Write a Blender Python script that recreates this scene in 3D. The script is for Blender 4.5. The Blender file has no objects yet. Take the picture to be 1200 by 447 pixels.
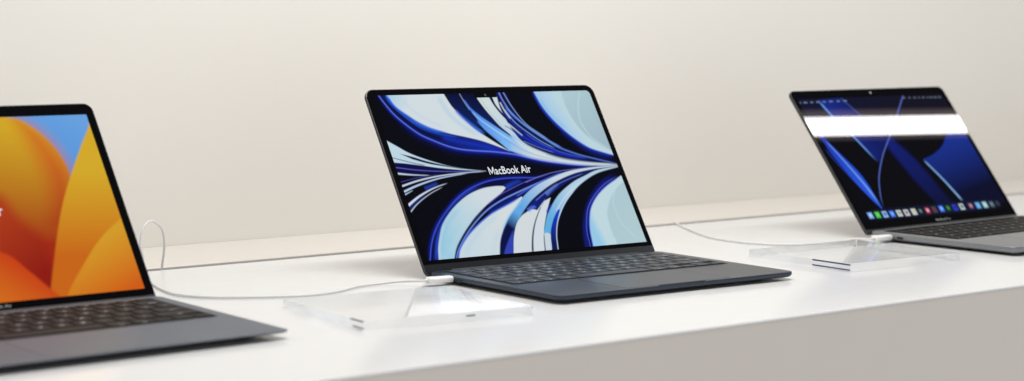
import bpy, bmesh, math, random
import numpy as np
from mathutils import Vector, Matrix
R = math.radians
PI = math.pi
scene = bpy.context.scene
COL = scene.collection
random.seed(7)

# ---------------------------------------------------------------- materials
def srgb(c):
    return tuple(((v / 255) / 12.92 if v / 255 <= .04045 else ((v / 255 + .055) / 1.055) ** 2.4) for v in c)

def mat(name, base, rough=.5, metal=0., spec=.5, noise=None, bump=0., coat=0.):
    m = bpy.data.materials.new(name); m.use_nodes = True
    nt = m.node_tree; b = nt.nodes['Principled BSDF']
    b.inputs['Base Color'].default_value = (*base, 1)
    b.inputs['Roughness'].default_value = rough
    b.inputs['Metallic'].default_value = metal
    b.inputs['Specular IOR Level'].default_value = spec
    b.inputs['Coat Weight'].default_value = coat
    if noise:
        scale, amt, ramt = noise
        tc = nt.nodes.new('ShaderNodeTexCoord'); n = nt.nodes.new('ShaderNodeTexNoise')
        n.inputs['Scale'].default_value = scale; n.inputs['Detail'].default_value = 5
        nt.links.new(tc.outputs['Object'], n.inputs['Vector'])
        mr = nt.nodes.new('ShaderNodeMapRange')
        mr.inputs['To Min'].default_value = 1 - amt; mr.inputs['To Max'].default_value = 1 + amt
        nt.links.new(n.outputs['Fac'], mr.inputs['Value'])
        mx = nt.nodes.new('ShaderNodeMix'); mx.data_type = 'RGBA'; mx.blend_type = 'MULTIPLY'
        mx.inputs['Factor'].default_value = 1
        mx.inputs[6].default_value = (*base, 1)
        nt.links.new(mr.outputs['Result'], mx.inputs[7])
        nt.links.new(mx.outputs[2], b.inputs['Base Color'])
        if ramt:
            m2 = nt.nodes.new('ShaderNodeMapRange')
            m2.inputs['To Min'].default_value = rough - ramt; m2.inputs['To Max'].default_value = rough + ramt
            nt.links.new(n.outputs['Fac'], m2.inputs['Value']); nt.links.new(m2.outputs['Result'], b.inputs['Roughness'])
        if bump:
            bp = nt.nodes.new('ShaderNodeBump'); bp.inputs['Strength'].default_value = bump; bp.inputs['Distance'].default_value = .0005
            nt.links.new(n.outputs['Fac'], bp.inputs['Height']); nt.links.new(bp.outputs['Normal'], b.inputs['Normal'])
    return m

def screen_mat(name, gain=1.):
    """glossy glass over a lit panel whose picture is a colour attribute"""
    m = mat(name, (.002, .002, .003), .004, 0, GLASS_SPEC)
    nt = m.node_tree; b = nt.nodes['Principled BSDF']
    a = nt.nodes.new('ShaderNodeAttribute'); a.attribute_name = 'picture'
    nt.links.new(a.outputs['Color'], b.inputs['Emission Color'])
    b.inputs['Emission Strength'].default_value = gain
    return m

def emit_mat(name, c, s=1.):
    m = mat(name, (.01, .01, .01), .2)
    b = m.node_tree.nodes['Principled BSDF']
    b.inputs['Emission Color'].default_value = (*c, 1); b.inputs['Emission Strength'].default_value = s
    return m

GLASS_SPEC = .46
M = dict(
    counter=mat('white_solid_surface', (.715, .724, .73), .17, 0, .26, (60, .012, .02)),
    counter_front=mat('white_front_panel', (.79, .745, .695), .42, 0, .4, (18, .015, .03)),
    ledge=mat('warm_white_ledge', (.69, .655, .605), .3, 0, .4, (40, .012, .02)),
    channel=mat('grey_channel', (.50, .48, .46), .6),
    wall=mat('warm_white_paint', (.865, .838, .79), .7, 0, .3, (7, .012, .0), .08),
    midnight=mat('navy_anodised', (.042, .054, .077), .35, .7, .5, (900, .05, .03)),
    navy_lid=mat('navy_lid', (.022, .026, .033), .42, .5, .5, (900, .04, .03)),
    midnight_key=mat('navy_key', (.019, .025, .035), .46, 0, .4, (500, .08, .04)),
    midnight_well=mat('navy_well', (.006, .008, .011), .7, 0, .2),
    grey=mat('grey_anodised', (.090, .108, .140), .46, .5, .5, (900, .04, .03)),
    lid_edge=mat('dark_lid_metal', (.06, .06, .065), .4, .6),
    steel=mat('pale_grey_anodised', (.24, .25, .262), .38, .65, .5, (900, .04, .03)),
    black_key=mat('black_key', (.016, .014, .013), .6, 0, .14, (500, .08, .04)),
    black_well=mat('black_well', (.008, .007, .007), .7, 0, .2),
    legend=mat('legend_white', (.70, .72, .75), .5),
    glass=mat('black_glass', (.003, .003, .004), .004, 0, GLASS_SPEC),
    dark=mat('black_plastic', (.012, .012, .014), .45),
    chin=mat('chin_metal', (.030, .034, .042), .38, .6),
    rubber=mat('black_rubber', (.012, .012, .012), .7),
    port=mat('port_black', (.004, .004, .005), .4),
    white_text=emit_mat('screen_white', srgb((226, 230, 238)), 1.),
    chin_text=mat('engraved_text', (.34, .35, .36), .4),
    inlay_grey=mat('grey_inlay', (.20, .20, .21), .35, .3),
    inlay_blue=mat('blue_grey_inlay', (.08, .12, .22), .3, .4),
    cable=mat('white_cable', (.72, .72, .715), .42, 0, .5),
    plug=mat('white_plug', (.86, .86, .85), .3, 0, .5),
)

def acrylic(name, ior, edge):
    """clear polished plastic: lets light through, mirrors by Fresnel; sawn edges also refract"""
    m = bpy.data.materials.new(name); m.use_nodes = True
    nt = m.node_tree; nt.nodes.remove(nt.nodes['Principled BSDF'])
    out = nt.nodes['Material Output']
    tr = nt.nodes.new('ShaderNodeBsdfTransparent'); tr.inputs['Color'].default_value = (1, 1, 1, 1)
    gl = nt.nodes.new('ShaderNodeBsdfGlossy'); gl.inputs['Roughness'].default_value = .02
    fr = nt.nodes.new('ShaderNodeFresnel'); fr.inputs['IOR'].default_value = ior
    mx = nt.nodes.new('ShaderNodeMixShader')
    ge = nt.nodes.new('ShaderNodeNewGeometry')                 # only the outer face mirrors
    fm = nt.nodes.new('ShaderNodeMath'); fm.operation = 'MULTIPLY_ADD'; fm.inputs[1].default_value = -1.; fm.inputs[2].default_value = 1.
    f2 = nt.nodes.new('ShaderNodeMath'); f2.operation = 'MULTIPLY'
    nt.links.new(ge.outputs['Backfacing'], fm.inputs[0]); nt.links.new(fr.outputs['Fac'], f2.inputs[0]); nt.links.new(fm.outputs[0], f2.inputs[1])
    nt.links.new(f2.outputs[0], mx.inputs['Fac']); nt.links.new(tr.outputs[0], mx.inputs[1]); nt.links.new(gl.outputs[0], mx.inputs[2])
    last = mx
    if edge:                                                  # polished sides: half see-through, half mirror
        tr.inputs['Color'].default_value = (.80, .83, .85, 1)
        g2 = nt.nodes.new('ShaderNodeBsdfGlass'); g2.inputs['Roughness'].default_value = .01; g2.inputs['IOR'].default_value = 1.45
        m2 = nt.nodes.new('ShaderNodeMixShader'); m2.inputs['Fac'].default_value = edge
        nt.links.new(mx.outputs[0], m2.inputs[1]); nt.links.new(g2.outputs[0], m2.inputs[2]); last = m2
    nt.links.new(last.outputs[0], out.inputs['Surface'])
    return m
M['acrylic'] = acrylic('clear_acrylic', 1.06, 0)
M['acrylic_edge'] = acrylic('clear_acrylic_edge', 1.45, .55)

# ---------------------------------------------------------------- object helpers
def tag(o, label=None, category=None, group=None, kind=None):
    for k, v in (('label', label), ('category', category), ('group', group), ('kind', kind)):
        if v: o[k] = v
    return o

def empty(name, loc, rz=0.):
    o = bpy.data.objects.new(name, None); COL.objects.link(o)
    o.empty_display_size = .02
    o.location = loc; o.rotation_euler = (0, 0, rz)
    return o

def link(name, me, mats, parent=None, smooth=True):
    o = bpy.data.objects.new(name, me); COL.objects.link(o)
    for m in (mats if isinstance(mats, (list, tuple)) else [mats]):
        me.materials.append(m)
    if smooth:
        for p in me.polygons: p.use_smooth = True
    if parent: o.parent = parent
    return o

def mesh(name, v, f):
    me = bpy.data.meshes.new(name); me.from_pydata([tuple(map(float, p)) for p in v], [], f); me.update()
    bm = bmesh.new(); bm.from_mesh(me); bmesh.ops.recalc_face_normals(bm, faces=bm.faces); bm.to_mesh(me); bm.free()
    return me

def rrect(x0, x1, y0, y1, r, n=7):
    """rounded rectangle, counter-clockwise; r = one radius or (bl, br, tr, tl)"""
    rs = r if isinstance(r, (list, tuple)) else (r,) * 4
    out = []
    for (cx, cy, sx, sy, rad, a0) in ((x0, y0, 1, 1, rs[0], PI), (x1, y0, -1, 1, rs[1], 1.5 * PI), (x1, y1, -1, -1, rs[2], 0), (x0, y1, 1, -1, rs[3], .5 * PI)):
        rad = max(rad, 1e-5)
        for i in range(n + 1):
            a = a0 + .5 * PI * i / n
            out.append((cx + sx * rad + rad * math.cos(a), cy + sy * rad + rad * math.sin(a)))
    return out

def loft(rings, cap=True):
    """rings of 3-D points with equal counts"""
    v, f = [], []
    n = len(rings[0])
    for r in rings: v += r
    for k in range(len(rings) - 1):
        for i in range(n):
            j = (i + 1) % n
            f.append((k * n + i, k * n + j, (k + 1) * n + j, (k + 1) * n + i))
    if cap:
        f.append(tuple(range(n))[::-1]); f.append(tuple(range((len(rings) - 1) * n, len(rings) * n)))
    return v, f

def slab_rings(x0, x1, y0, y1, r, prof, warp=None):
    """prof: list of (z, inset)"""
    rings = []
    rs = r if isinstance(r, (list, tuple)) else (r,) * 4
    for z, i in prof:
        pts = rrect(x0 + i, x1 - i, y0 + i, y1 - i, tuple(max(q - i, 2e-4) for q in rs))
        rings.append([warp(x, y, z) if warp else (x, y, z) for x, y in pts])
    return rings

def auto_smooth(o, ang=35):
    me = o.data
    bm = bmesh.new(); bm.from_mesh(me)
    for e in bm.edges:
        if len(e.link_faces) == 2 and e.calc_face_angle(0) > R(ang): e.smooth = False
    bm.to_mesh(me); bm.free()
    return o

def word_mesh(txt, size, bold=0.):
    """a line of lettering; a leading M is drawn by hand (clean open strokes)"""
    me = text_mesh(txt[1:], size, bold)
    cap = text_mesh('B', size, bold)
    c = max(v.co.y for v in cap.vertices); bpy.data.meshes.remove(cap)
    x1 = min(v.co.x for v in me.vertices) - .12 * c
    w, t = .98 * c, .118 * c
    P = [(0, 0), (0, c), (t * 1.2, c), (w / 2, c * .34), (w - t * 1.2, c), (w, c), (w, 0), (w - t, 0), (w - t, c * .70), (w / 2 + t * .42, c * .10), (w / 2 - t * .42, c * .10), (t, c * .70), (t, 0)]
    verts = [tuple(v.co) for v in me.vertices]; faces = [tuple(p.vertices) for p in me.polygons]
    k = len(verts); n = len(P)
    verts += [(x1 - w + x, y, 0) for x, y in P]
    for q in ((0, 1, 11, 12), (1, 2, 11), (2, 10, 11), (2, 3, 10), (3, 9, 10), (3, 4, 9), (4, 8, 9), (4, 5, 8), (5, 6, 7, 8)):
        faces.append(tuple(k + i for i in q))
    out = bpy.data.meshes.new('lettering'); out.from_pydata(verts, [], faces); out.update()
    bpy.data.meshes.remove(me)
    return out

def text_mesh(txt, size, bold=0., space=1.):
    cu = bpy.data.curves.new('lettering_curve', 'FONT'); cu.body = txt; cu.size = size
    cu.align_x = 'CENTER'; cu.offset = bold; cu.space_character = space; cu.resolution_u = 3
    o = bpy.data.objects.new('lettering_source', cu); COL.objects.link(o)
    bpy.context.view_layer.update()
    me = bpy.data.meshes.new_from_object(o.evaluated_get(bpy.context.evaluated_depsgraph_get()))
    bpy.data.objects.remove(o); bpy.data.curves.remove(cu)
    me.materials.clear()
    return me

def fit_text(me, w, h, cx, cy, z):
    xs = [v.co.x for v in me.vertices]; ys = [v.co.y for v in me.vertices]
    x0, x1, y0, y1 = min(xs), max(xs), min(ys), max(ys)
    for v in me.vertices:
        v.co.x = cx + ((v.co.x - x0) / (x1 - x0) - .5) * w
        v.co.y = cy + ((v.co.y - y0) / (y1 - y0) - .5) * h
        v.co.z = z
    return me

def catmull(p, n=8):
    p = [np.array(q, float) for q in p]
    if len(p) < 3: return p
    q = [2 * p[0] - p[1]] + p + [2 * p[-1] - p[-2]]
    out = []
    for i in range(1, len(q) - 2):
        a, b, c, d = q[i - 1:i + 3]
        for k in range(n):
            t = k / n
            out.append(.5 * (2 * b + (c - a) * t + (2 * a - 5 * b + 4 * c - d) * t * t + (3 * b - a - 3 * c + d) * t ** 3))
    out.append(p[-1])
    return out

def tube(path, rad, n=12):
    """round tube along 3-D points; rad = number or list"""
    P = [Vector(p) for p in path]
    rs = rad if isinstance(rad, (list, tuple)) else [rad] * len(P)
    v, f = [], []
    up = Vector((0, 0, 1))
    for i, p in enumerate(P):
        t = (P[min(i + 1, len(P) - 1)] - P[max(i - 1, 0)]).normalized()
        s = t.cross(up)
        if s.length < .05: s = t.cross(Vector((0, 1, 0))) if i == 0 else last
        s.normalize()
        if i and s.dot(last) < 0: s = -s
        last = s
        w = s.cross(t)
        for k in range(n):
            a = 2 * PI * k / n
            v.append(p + (s * math.cos(a) + w * math.sin(a)) * rs[i])
    for i in range(len(P) - 1):
        for k in range(n):
            j = (k + 1) % n
            f.append((i * n + k, i * n + j, (i + 1) * n + j, (i + 1) * n + k))
    f.append(tuple(range(n))[::-1]); f.append(tuple(range((len(P) - 1) * n, len(P) * n)))
    return v, f

# ---------------------------------------------------------------- wallpapers (millimetres from the panel's top left corner)
# ('F', colour, colour at gradient end, gradient axis, feather, curves)  closed shape
# ('S', colour, start width, end width, opacity, feather, points)        ribbon line
RIBBONS = [
 ('S',(7,18,103),13,6,0.5,6,[(20.1,22.9),(30.9,35.6),(43.7,47.1),(57.6,54.7),(72.8,61.7),(87.1,65.9),(105.4,68.5),(125.8,70.4),(141.4,72.6),(156.8,75.5),(171.7,79.6),(195.0,85.1),(235.0,91.1),(290.6,94.6)]),
 ('S',(18,42,173),5,4.5,0.8,2.6,[(7.8,-4.5),(9.4,1.4),(13.6,11.1),(20.1,22.9),(30.9,35.6),(43.7,47.1),(57.6,54.7),(72.8,61.7),(87.1,65.9),(105.4,68.5),(125.8,70.4),(141.4,72.6),(156.8,75.5),(171.7,79.6),(195.0,85.1),(235.0,91.1),(290.6,94.6)]),
 ('F', (9,22,86),(16,37,145),(60.8,37.4,127.7,64.4),1.0,[[(7.8,-4.5),(9.4,1.4),(13.6,11.1),(20.1,22.9),(30.9,35.6),(43.7,47.1),(57.6,54.7),(72.8,61.7),(87.1,65.9),(105.4,68.5),(125.8,70.4),(141.4,72.6),(156.8,75.5),(171.7,79.6)],[(194.0,84.8)],[(168.9,75.4),(150.0,71.0)],[(136.4,64.5),(118.0,57.1),(100.5,52.1),(81.5,47.3),(64.5,41.9),(55.2,37.9),(44.7,31.4),(36.5,24.5),(24.8,14.1),(19.1,2.3),(17.2,-4.3)]]),
 ('S',(4,5,20),3,2.5,0.8,2,[(12.4,-1.4),(17.2,10.4),(24.8,21.6),(35.5,33.1),(46.7,43.5),(63.0,51.7),(80.5,57.4)]),
 ('S',(10,24,94),3,3,0.6,2.5,[(7.8,-4.5),(9.4,1.4),(13.6,11.1),(20.1,22.9),(30.9,35.6),(43.7,47.1),(57.6,54.7),(72.8,61.7),(87.1,65.9),(105.4,68.5)]),
 ('S',(100,120,248),1.3,1.5,0.95,0.9,[(7.8,-4.5),(9.4,1.4),(13.6,11.1),(20.1,22.9),(30.9,35.6),(43.7,47.1),(57.6,54.7),(72.8,61.7),(87.1,65.9),(105.4,68.5),(125.8,70.4),(141.4,72.6),(156.8,75.5),(171.7,79.6),(195.0,85.1),(235.0,91.1),(290.6,94.6)]),
 ('S',(21,51,188),5,2,0.7,3,[(66.8,50.3),(91.5,57.3),(116.9,63.4),(142.0,71.1)]),
 ('F', (170,205,228),(208,219,224),(22.1,-0.1,41.7,10.5),0.8,[[(90.9,-1.6),(91.7,1.9),(95.7,14.7),(101.9,24.5),(109.7,36.0),(118.3,45.6),(133.5,58.5),(150.0,71.0)],[(150.0,71.0),(136.4,64.5),(118.0,57.1),(100.5,52.1),(81.5,47.3),(64.5,41.9),(55.2,37.9),(44.7,31.4),(36.5,24.5),(24.8,14.1),(19.1,2.3),(17.2,-4.3)]]),
 ('S',(92,140,232),2.0,1.6,0.9,1.2,[(17.2,-4.3),(19.1,2.3),(24.8,14.1),(36.5,24.5),(44.7,31.4),(55.2,37.9),(64.5,41.9),(81.5,47.3)]),
 ('S',(52,100,228),2.4,2.2,0.9,1.2,[(18.1,-2.2),(23.5,13.6),(34.6,27.0),(43.8,33.8),(56.4,40.5),(73.6,46.8)]),
 ('S',(23,72,192),2.5,2.0,0.9,1.5,[(15.1,-1.3),(20.4,10.4),(29.2,21.3),(42.2,35.3),(61.2,45.0),(93.2,52.8)]),
 ('F', (5,7,40),(10,30,89),(135.2,2.5,127.4,36.6),0.6,[[(92.2,-2.1),(174.0,-2.9)],[(175.2,17.2)],[(160.2,54.3),(149.6,46.5),(138.6,37.0),(129.5,28.4),(119.9,18.4),(114.9,8.3)],[(117.7,21.3),(121.9,30.8),(126.5,41.7)],[(116.5,38.8),(109.1,31.9),(102.3,23.5),(96.0,12.5)]]),
 ('S',(60,110,225),2.6,4.5,0.9,2.5,[(97.7,18.2),(103.2,27.1),(110.1,35.0),(117.3,42.5),(127.4,51.0)]),
 ('S',(165,198,222),5,4,0.55,4,[(82.4,0.3),(85.8,14.8),(91.6,28.3),(103.4,40.9),(121.8,53.9)]),
 ('S',(188,208,226),3,3,0.6,3,[(35.4,4.3),(45.1,18.7),(59.8,31.3),(81.2,41.2)]),
 ('F', (62,120,228),(125,185,238),(117.6,18.7,156.5,63.5),1.0,[[(114.2,7.2),(118.3,20.8),(122.5,30.6),(125.8,40.7),(134.8,52.3),(150.2,70.5)],[(195.2,81.7),(176.6,70.5),(160.0,54.8),(150.2,46.5),(139.0,37.0),(129.3,28.4),(120.2,18.4),(115.8,8.8)]]),
 ('S',(170,212,238),0.8,2.6,0.85,1.5,[(118.3,19.8),(124.5,29.8),(136.8,41.6),(151.1,54.0),(163.2,63.8)]),
 ('S',(95,150,240),1.2,3.0,0.8,1.5,[(121.3,32.3),(131.2,47.1),(144.2,59.9)]),
 ('S',(150,170,215),0.8,1.1,0.9,0.8,[(111.5,-1.7),(111.8,1.0),(114.2,10.8),(118.1,21.3)]),
 ('F', (8,19,86),(9,18,77),(173.1,22.4,242.2,82.8),0.8,[[(155.2,0.9),(173.6,-1.8)],[(174.1,16.1),(180.1,30.8),(187.3,41.8),(199.8,52.7),(209.0,60.1),(218.5,69.5),(240.6,78.0),(265.0,85.9),(291.5,92.5)],[(290.9,93.7),(262.7,91.1),(236.8,87.1),(213.2,82.1),(195.6,75.3),(177.2,66.2),(165.3,54.5),(153.4,42.7)]]),
 ('S',(4,5,20),3.5,1.0,0.8,1.5,[(165.9,0.1),(167.9,18.1),(173.9,31.9),(186.3,47.0)]),
 ('S',(21,45,178),4.5,2.0,0.9,2,[(160.5,45.0),(174.0,53.8),(190.6,64.9),(215.1,76.4),(252.7,86.4)]),
 ('S',(60,90,225),1.6,0.8,0.9,1.2,[(176.7,47.7),(188.5,58.5),(202.4,67.5),(221.2,76.1),(253.3,84.9)]),
 ('S',(130,150,225),0.9,0.5,0.7,0.8,[(174.0,60.1),(191.4,68.6),(209.6,75.6)]),
 ('F', (205,218,218),(185,208,226),(148.8,11.3,166.2,53.5),0.7,[[(133.2,4.6),(132.7,7.2),(137.7,19.7),(143.4,30.4),(149.3,40.5),(158.4,50.7)],[(164.1,61.7),(196.5,78.7)],[(197.6,76.1),(180.1,67.6),(170.0,58.3),(164.4,46.7),(160.5,33.6),(158.4,18.9),(159.2,5.2)]]),
 ('F', (8,14,70),(8,14,70),None,0.5,[[(148.4,5.0),(151.5,16.0),(157.1,27.7),(164.5,37.9)],[(167.1,40.0),(159.8,26.7),(154.1,15.1),(153.0,5.1)]]),
 ('S',(90,100,120),0.7,0.7,0.35,0.7,[(136.9,6.8),(141.7,20.5),(149.5,35.3),(158.1,48.0)]),
 ('S',(21,48,159),1.4,2.6,0.9,1.0,[(160.1,23.1),(163.6,31.6),(169.6,39.6),(176.7,47.7)]),
 ('S',(215,224,228),1.6,1.4,0.9,0.8,[(160.9,12.6),(163.3,23.7),(167.5,33.3)]),
 ('S',(210,220,228),2.2,1.2,0.8,1.0,[(161.8,38.8),(168.2,45.8),(175.3,53.9)]),
 ('S',(16,36,131),1.0,1.8,0.9,0.8,[(156.5,40.7),(161.8,44.5),(168.2,51.5),(175.9,58.1)]),
 ('S',(18,39,141),2.5,2,0.95,1.2,[(166.4,30.4),(171.8,42.7),(182.0,50.7),(193.1,58.7)]),
 ('S',(40,60,215),1.0,1.4,0.8,1.0,[(162.7,0.6),(165.5,16.6),(169.7,27.0),(174.9,35.1)]),
 ('S',(170,195,235),0.9,0.9,0.8,0.8,[(164.0,-1.5),(165.2,7.5),(168.9,21.2),(172.4,29.7)]),
 ('F', (120,178,236),(200,214,222),(147.9,50.8,181.5,72.8),2.4,[[(160.1,51.7),(165.1,55.0),(177.4,65.7),(195.7,75.1),(213.3,81.9),(236.8,87.1),(262.7,91.1),(290.9,93.8)],[(290.5,94.8),(261.7,93.4),(235.1,90.9),(210.5,87.3),(192.0,84.0),(172.0,78.9),(157.7,73.1),(152.0,69.0)]]),
 ('S',(205,222,222),2.6,1.6,0.9,1.5,[(160.4,53.8),(173.1,67.8),(196.1,79.7),(225.9,87.3),(290.8,94.1)]),
 ('S',(70,100,215),0.8,0.5,0.55,0.8,[(150.3,56.0),(165.7,69.0),(185.3,77.7),(211.5,85.1)]),
 ('S',(110,155,232),1.8,2.6,0.95,1.2,[(164.6,14.8),(174.8,31.1),(186.4,43.8),(205.6,59.7),(223.1,71.5)]),
 ('S',(150,185,238),1.1,0.7,0.85,0.8,[(163.8,21.1),(170.8,36.5),(182.2,48.4),(196.9,61.0),(213.8,71.1)]),
 ('S',(95,130,225),2.0,0.8,0.9,1.2,[(205.4,60.3),(218.5,69.5),(240.3,78.7),(265.0,85.9),(291.3,93.0)]),
 ('S',(150,180,235),1.0,0.8,0.9,0.8,[(170.0,-3.0),(170.2,0.7),(174.1,16.1),(180.1,30.8),(187.3,41.8),(199.8,52.7),(209.0,60.1)]),
 ('F', (158,198,232),(186,212,222),(215.9,15.1,238.8,6.1),0.8,[[(211.6,-3.1),(211.5,0.1),(214.9,16.5),(221.1,30.5),(229.6,43.2),(242.5,58.0),(258.3,70.6),(273.4,76.8),(288.9,81.7),(302.5,84.4)],[(324.8,48.7)],[(307.8,-12.1)],[(258.9,-13.0)]]),
 ('F', (172,199,207),(160,184,196),(258.1,3.3,289.5,63.5),1.5,[[(250.0,-3.4),(249.8,1.7),(248.7,18.9),(251.8,36.2),(259.9,52.8),(273.6,66.1),(294.7,79.8)],[(324.8,48.7)],[(307.8,-12.1)]]),
 ('S',(190,212,218),1.6,1.6,0.75,1.4,[(279.0,-2.8),(268.5,14.4),(263.7,26.1),(261.3,39.6),(265.6,53.8),(272.6,62.9),(289.2,75.3)]),
 ('S',(120,182,225),3.0,2.0,0.6,3,[(216.6,7.7),(221.0,22.7),(228.7,35.7),(241.4,51.1)]),
 ('S',(19,51,178),3.4,3.2,0.95,1.4,[(211.0,-3.1),(210.4,1.1),(213.7,17.5),(219.7,31.5),(228.5,44.8),(241.5,59.2),(257.7,72.1),(272.7,78.4),(292.6,84.5)]),
 ('S',(100,130,235),0.8,0.8,0.8,0.7,[(211.5,0.1),(214.9,16.5),(221.1,30.5),(229.6,43.2),(242.5,58.0),(258.3,70.6),(273.4,76.8),(288.9,81.7),(302.5,84.4)]),
 ('S',(10,24,103),4,6,0.7,3,[(226.9,48.4),(241.2,62.7),(257.4,75.6),(290.9,88.2)]),
 ('F', (190,214,226),(190,214,226),None,0.5,[[(-3.4,50.1),(-1.2,51.7),(9.7,59.3),(22.0,67.8),(39.0,75.6),(55.6,81.6),(69.6,85.8),(89.8,90.0),(110.5,92.7)],[(110.4,92.9),(78.9,90.0),(53.7,86.6),(36.1,83.4),(14.5,79.7),(-1.4,77.6),(-6.6,76.5)]]),
 ('F', (6,8,60),(6,8,60),None,0.6,[[(10.5,68.1),(24.9,72.3),(41.2,78.3),(66.6,85.2),(89.8,90.0)],[(79.4,88.7),(54.1,83.9),(40.3,80.7),(23.8,75.2)]]),
 ('S',(8,20,80),0.9,0.9,0.9,0.6,[(-1.8,71.6),(9.5,75.3),(22.7,79.3),(38.3,83.1)]),
 ('F', (8,10,70),(8,10,70),None,1.0,[[(-4.0,77.8),(14.0,80.0),(35.9,84.0),(68.2,89.6),(109.8,92.8)],[(83.2,93.1),(56.3,92.4),(24.6,91.5),(-3.0,89.4)]]),
 ('S',(110,110,205),0.8,0.5,0.9,0.7,[(-1.9,83.1),(27.0,87.9),(64.3,91.2),(110.9,92.9)]),
 ('S',(196,210,232),2.2,0.4,1.0,0.7,[(-2.7,90.0),(-1.5,90.2),(17.4,92.7),(39.4,94.5)]),
 ('S',(70,70,170),0.8,0.5,0.8,0.7,[(-1.0,100.2),(21.7,96.3),(50.5,93.5)]),
 ('S',(200,214,236),1.9,0.6,1.0,0.7,[(-2.5,105.3),(20.5,99.8),(45.3,96.0),(69.3,94.2),(88.5,93.4),(113.0,93.1)]),
 ('S',(185,204,236),2.2,0.6,1.0,0.7,[(-2.3,111.8),(18.5,105.0),(44.1,99.0),(65.4,96.2),(88.3,94.0)]),
 ('S',(170,195,225),1.6,0.4,1.0,0.6,[(-1.9,115.0),(11.4,110.0)]),
 ('S',(30,66,178),3.5,2,0.9,2.5,[(25.3,109.4),(34.9,106.5),(45.7,103.2)]),
 ('S',(205,216,235),2.8,0.4,1.0,0.7,[(-2.2,127.7),(2.9,124.6),(17.3,116.8),(37.1,109.1),(57.7,103.9)]),
 ('S',(18,45,131),1.8,0.6,1.0,0.8,[(-1.6,131.1),(10.9,122.7),(26.3,115.3)]),
 ('S',(190,200,220),1.2,0.4,1.0,0.6,[(-2.3,135.4),(11.0,125.4),(30.1,115.3),(50.0,107.8)]),
 ('S',(14,33,150),4.5,3.5,0.8,2.8,[(0.5,194.1),(4.1,185.9),(10.4,172.7),(19.1,159.4),(30.2,147.1),(45.9,133.9),(61.7,122.3),(81.1,112.5),(104.8,105.4),(127.0,102.8),(150.0,102.8),(171.0,103.7),(193.1,100.8)]),
 ('F', (6,9,62),(6,9,62),None,1.0,[[(0.5,194.1),(4.1,185.9),(10.4,172.7),(19.1,159.4),(30.2,147.1),(45.9,133.9),(61.7,122.3),(81.1,112.5),(104.8,105.4),(127.0,102.8),(150.0,102.8),(171.0,103.7),(193.1,100.8)],[(212.3,97.1),(261.4,94.2)],[(170.5,113.4),(139.4,120.8),(116.7,128.5),(95.6,137.2),(74.5,150.1),(56.4,164.9),(43.4,176.5),(33.2,194.8)]]),
 ('S',(70,90,225),1.1,1.0,0.9,0.9,[(0.5,194.1),(4.1,185.9),(10.4,172.7),(19.1,159.4),(30.2,147.1),(45.9,133.9),(61.7,122.3),(81.1,112.5),(104.8,105.4),(127.0,102.8),(150.0,102.8),(171.0,103.7),(193.1,100.8)]),
 ('S',(38,70,200),4.5,4,0.8,1.8,[(8.5,194.7),(13.2,180.9),(20.1,166.2),(30.0,150.5),(46.9,135.3),(66.3,122.6),(83.4,115.1),(104.2,109.8)]),
 ('S',(6,8,60),2.0,2.0,0.8,1.2,[(6.5,192.7),(12.5,176.1),(21.4,160.5),(35.6,144.1),(56.4,128.9),(79.4,116.9),(106.9,108.5)]),
 ('F', (158,202,222),(205,217,222),(30.2,161.1,92.2,126.1),0.8,[[(10.9,194.9),(14.2,186.7),(17.0,177.4),(23.0,165.4),(32.2,150.7),(48.2,136.2),(65.5,124.8),(80.9,117.5),(98.7,112.5),(115.6,111.0),(125.8,111.6)],[(127.7,113.7),(118.5,119.8),(98.3,130.2),(79.5,141.8),(67.2,151.1),(53.1,163.2),(40.3,176.3),(33.1,188.2),(29.4,196.4)]]),
 ('S',(196,212,222),2.2,2.0,0.7,1.4,[(13.3,193.2),(19.1,176.6),(25.2,164.6),(35.5,149.9)]),
 ('S',(27,66,188),5,2,0.8,3,[(127.0,114.1),(137.8,109.6),(153.2,105.4)]),
 ('S',(182,210,224),5,3,0.5,4,[(28.5,184.9),(45.7,165.1),(68.0,146.2),(94.3,129.2)]),
 ('S',(140,192,218),4,3,0.5,3.5,[(20.3,184.3),(27.4,165.7),(41.8,147.4),(65.5,130.4)]),
 ('S',(12,31,126),4,3,0.9,2.5,[(91.1,142.8),(108.6,135.0),(130.8,126.9),(152.5,118.0),(179.3,108.8)]),
 ('S',(100,90,200),0.8,0.6,0.9,0.7,[(98.1,130.9),(117.5,121.1),(133.1,115.6),(151.5,109.3),(168.3,104.7)]),
 ('S',(120,150,238),1.0,1.6,0.95,0.8,[(34.2,191.1),(40.2,181.1),(55.0,165.8),(74.6,150.0),(95.8,136.7),(117.1,127.5),(139.7,120.1),(167.7,111.7),(191.4,104.8)]),
 ('F', (196,214,224),(210,218,220),(52.5,172.4,109.6,151.9),0.7,[[(34.5,196.8),(38.5,187.3),(44.3,178.0),(58.5,165.1),(75.7,153.8),(92.7,144.5),(104.2,139.5),(126.7,131.5),(144.0,124.9)],[(145.3,126.6),(128.7,139.1),(116.2,149.4),(103.9,163.4),(96.1,175.6),(91.2,186.9),(85.5,201.0)]]),
 ('S',(70,110,228),1.6,1.6,0.9,1.0,[(38.5,187.3),(44.3,178.0),(58.5,165.1),(75.7,153.8),(92.7,144.5),(104.2,139.5),(126.7,131.5),(144.0,124.9)]),
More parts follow.
